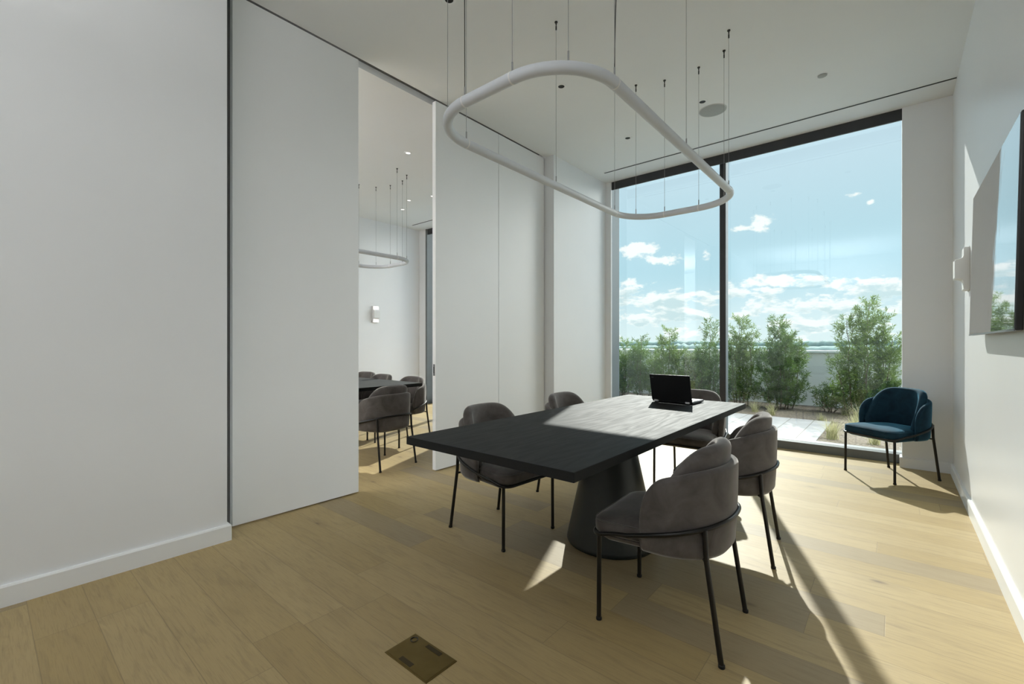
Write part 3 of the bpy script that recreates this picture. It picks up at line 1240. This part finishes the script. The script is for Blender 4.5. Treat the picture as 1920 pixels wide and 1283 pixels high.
_c, _s = math.cos(math.radians(40.176)), math.sin(math.radians(40.176))


def at(px, Y):
    k = (px - 960) / 848.0
    return Y * (k * _c - _s) / (k * _s + _c)


def shrub_h(px, py, Y):
    k = (px - 960) / 848.0
    x = at(px, Y)
    w = -x * _s + Y * _c
    return 1.28 + (645 - py) * w / 848.0, w


shr = [  # px centre, py top, half width px, Y, label
    (1164, 640, 30, 10.4, 'leafy green shrub at the far left of the window, beside the white pier'),
    (1206, 628, 30, 10.4, 'leafy green shrub second from the left, behind the laptop'),
    (1261, 616, 36, 10.3, 'rounded green shrub third from the left, above the laptop'),
    (1328, 597, 27, 10.3, 'tall wispy shrub just left of the window mullion'),
    (1388, 590, 29, 10.3, 'tall wispy shrub just right of the window mullion'),
    (1467, 594, 42, 10.3, 'broad green shrub in the middle of the right pane'),
    (1626, 560, 52, 10.2, 'tallest dense green shrub at the right, behind the blue chair'),
]
for i, (px, py, hw_, Y, lab) in enumerate(shr):
    hh, w = shrub_h(px, py, Y)
    make_shrub(at(px, Y), Y, hh, hw_ * w / 848.0, 20 + i, lab, 1.0 + .2 * (i in (5, 6)), 'leaf_green' if i % 2 else 'leaf_bright')
hh, w = shrub_h(1300, 668, 10.15)
make_shrub(at(1300, 10.15), 10.15, hh, 26 * w / 848, 57, 'low bright green shrub between the rounded shrub and the mullion', 1.0, 'leaf_bright')
hh, w = shrub_h(1556, 724, 10.35)
make_shrub(at(1556, 10.35), 10.35, hh, 22 * w / 848, 61, 'small dark conical shrub between the two largest shrubs', .9, 'leaf_green')


def make_tuft(x, y, h, n, seed, label):
    rng = np.random.default_rng(seed)
    V, F = [], []
    for i in range(n):
        a = rng.uniform(0, 2 * PI)
        out = h * rng.uniform(.15, .8)
        hh = h * rng.uniform(.55, 1.0)
        b = np.array([rng.normal() * .03, rng.normal() * .03, 0])
        d = np.array([math.cos(a), math.sin(a), 0])
        s = np.array([-d[1], d[0], 0]) * .0035
        k = len(V)
        for q in range(5):
            t = q / 4
            p = b + d * out * t ** 1.6 + np.array([0, 0, hh * (t - .35 * t * t * (out / h))])
            V += [p - s * (1 - .85 * t), p + s * (1 - .85 * t)]
        F += [[k + 2 * q, k + 2 * q + 1, k + 2 * q + 3, k + 2 * q + 2] for q in range(4)]
    o = link_fast('ornamental_grass', np.array(V), np.array(F), 'blade_pale')
    o.location = (x, y, -.012)
    return tag(o, label, 'grass', 'ornamental grass tufts')


for i, (px, py, h, n, lab) in enumerate((
        (1560, 822, .34, 150, 'large pale grass tuft at the paver corner left of the blue chair'),
        (1604, 806, .30, 110, 'pale grass tuft behind the seat of the blue chair'),
        (1640, 832, .26, 90, 'pale grass tuft between the legs of the blue chair'),
        (1612, 790, .42, 100, 'greenish grass tuft left of the blue chair back'),
        (1447, 778, .30, 70, 'thin grass tuft above the second right-hand chair'),
        (1415, 772, .30, 60, 'thin grass tuft beside the mullion foot'),
        (1540, 788, .16, 60, 'short grass tuft at the far edge of the pavers'),
        (1585, 778, .28, 70, 'grass tuft in front of the tallest shrub'))):
    k = (px - 960) / 848.0
    w = 1.28 * 848.0 / (py - 645)
    x = k * w * _c - w * _s
    y = k * w * _s + w * _c
    make_tuft(x, y, h, n, 90 + i, lab)

# far plain and tree belts (the building stands high above it)
pl = MB()
pl.add([(-4000, 40, -24), (3000, 40, -24), (3000, 5200, -24), (-4000, 5200, -24)], [(0, 1, 2, 3)])
struct(pl.build('plain', 'plain'), 'haze-tinted green plain far below the terrace', 'landscape')
rngt = random.Random(4)
for i, (Y, base, amp) in enumerate(((700, 14, 9), (1300, 30, 10), (2600, 58, 14))):
    rings = []
    x = -Y * 1.6
    while x < Y * .7:
        hgt = base * .62 + amp * rngt.random() * (.5 + .5 * math.sin(x / Y * 17 + i))
        rings.append([(x, Y - 30, -24), (x, Y - 18, -24 + hgt * .7), (x, Y, -24 + hgt), (x, Y + 30, -24 + hgt * .6), (x, Y + 40, -24)])
        x += Y * .006
    o = MB().loft(rings).build('tree_belt', 'tree_line', smooth=True)
    tag(o, ('haze-tinted tree belt across the plain, nearest of three', 'haze-tinted tree belt across the plain, middle of three', 'haze-tinted tree belt on the horizon, farthest of three')[i], 'trees', kind='stuff')
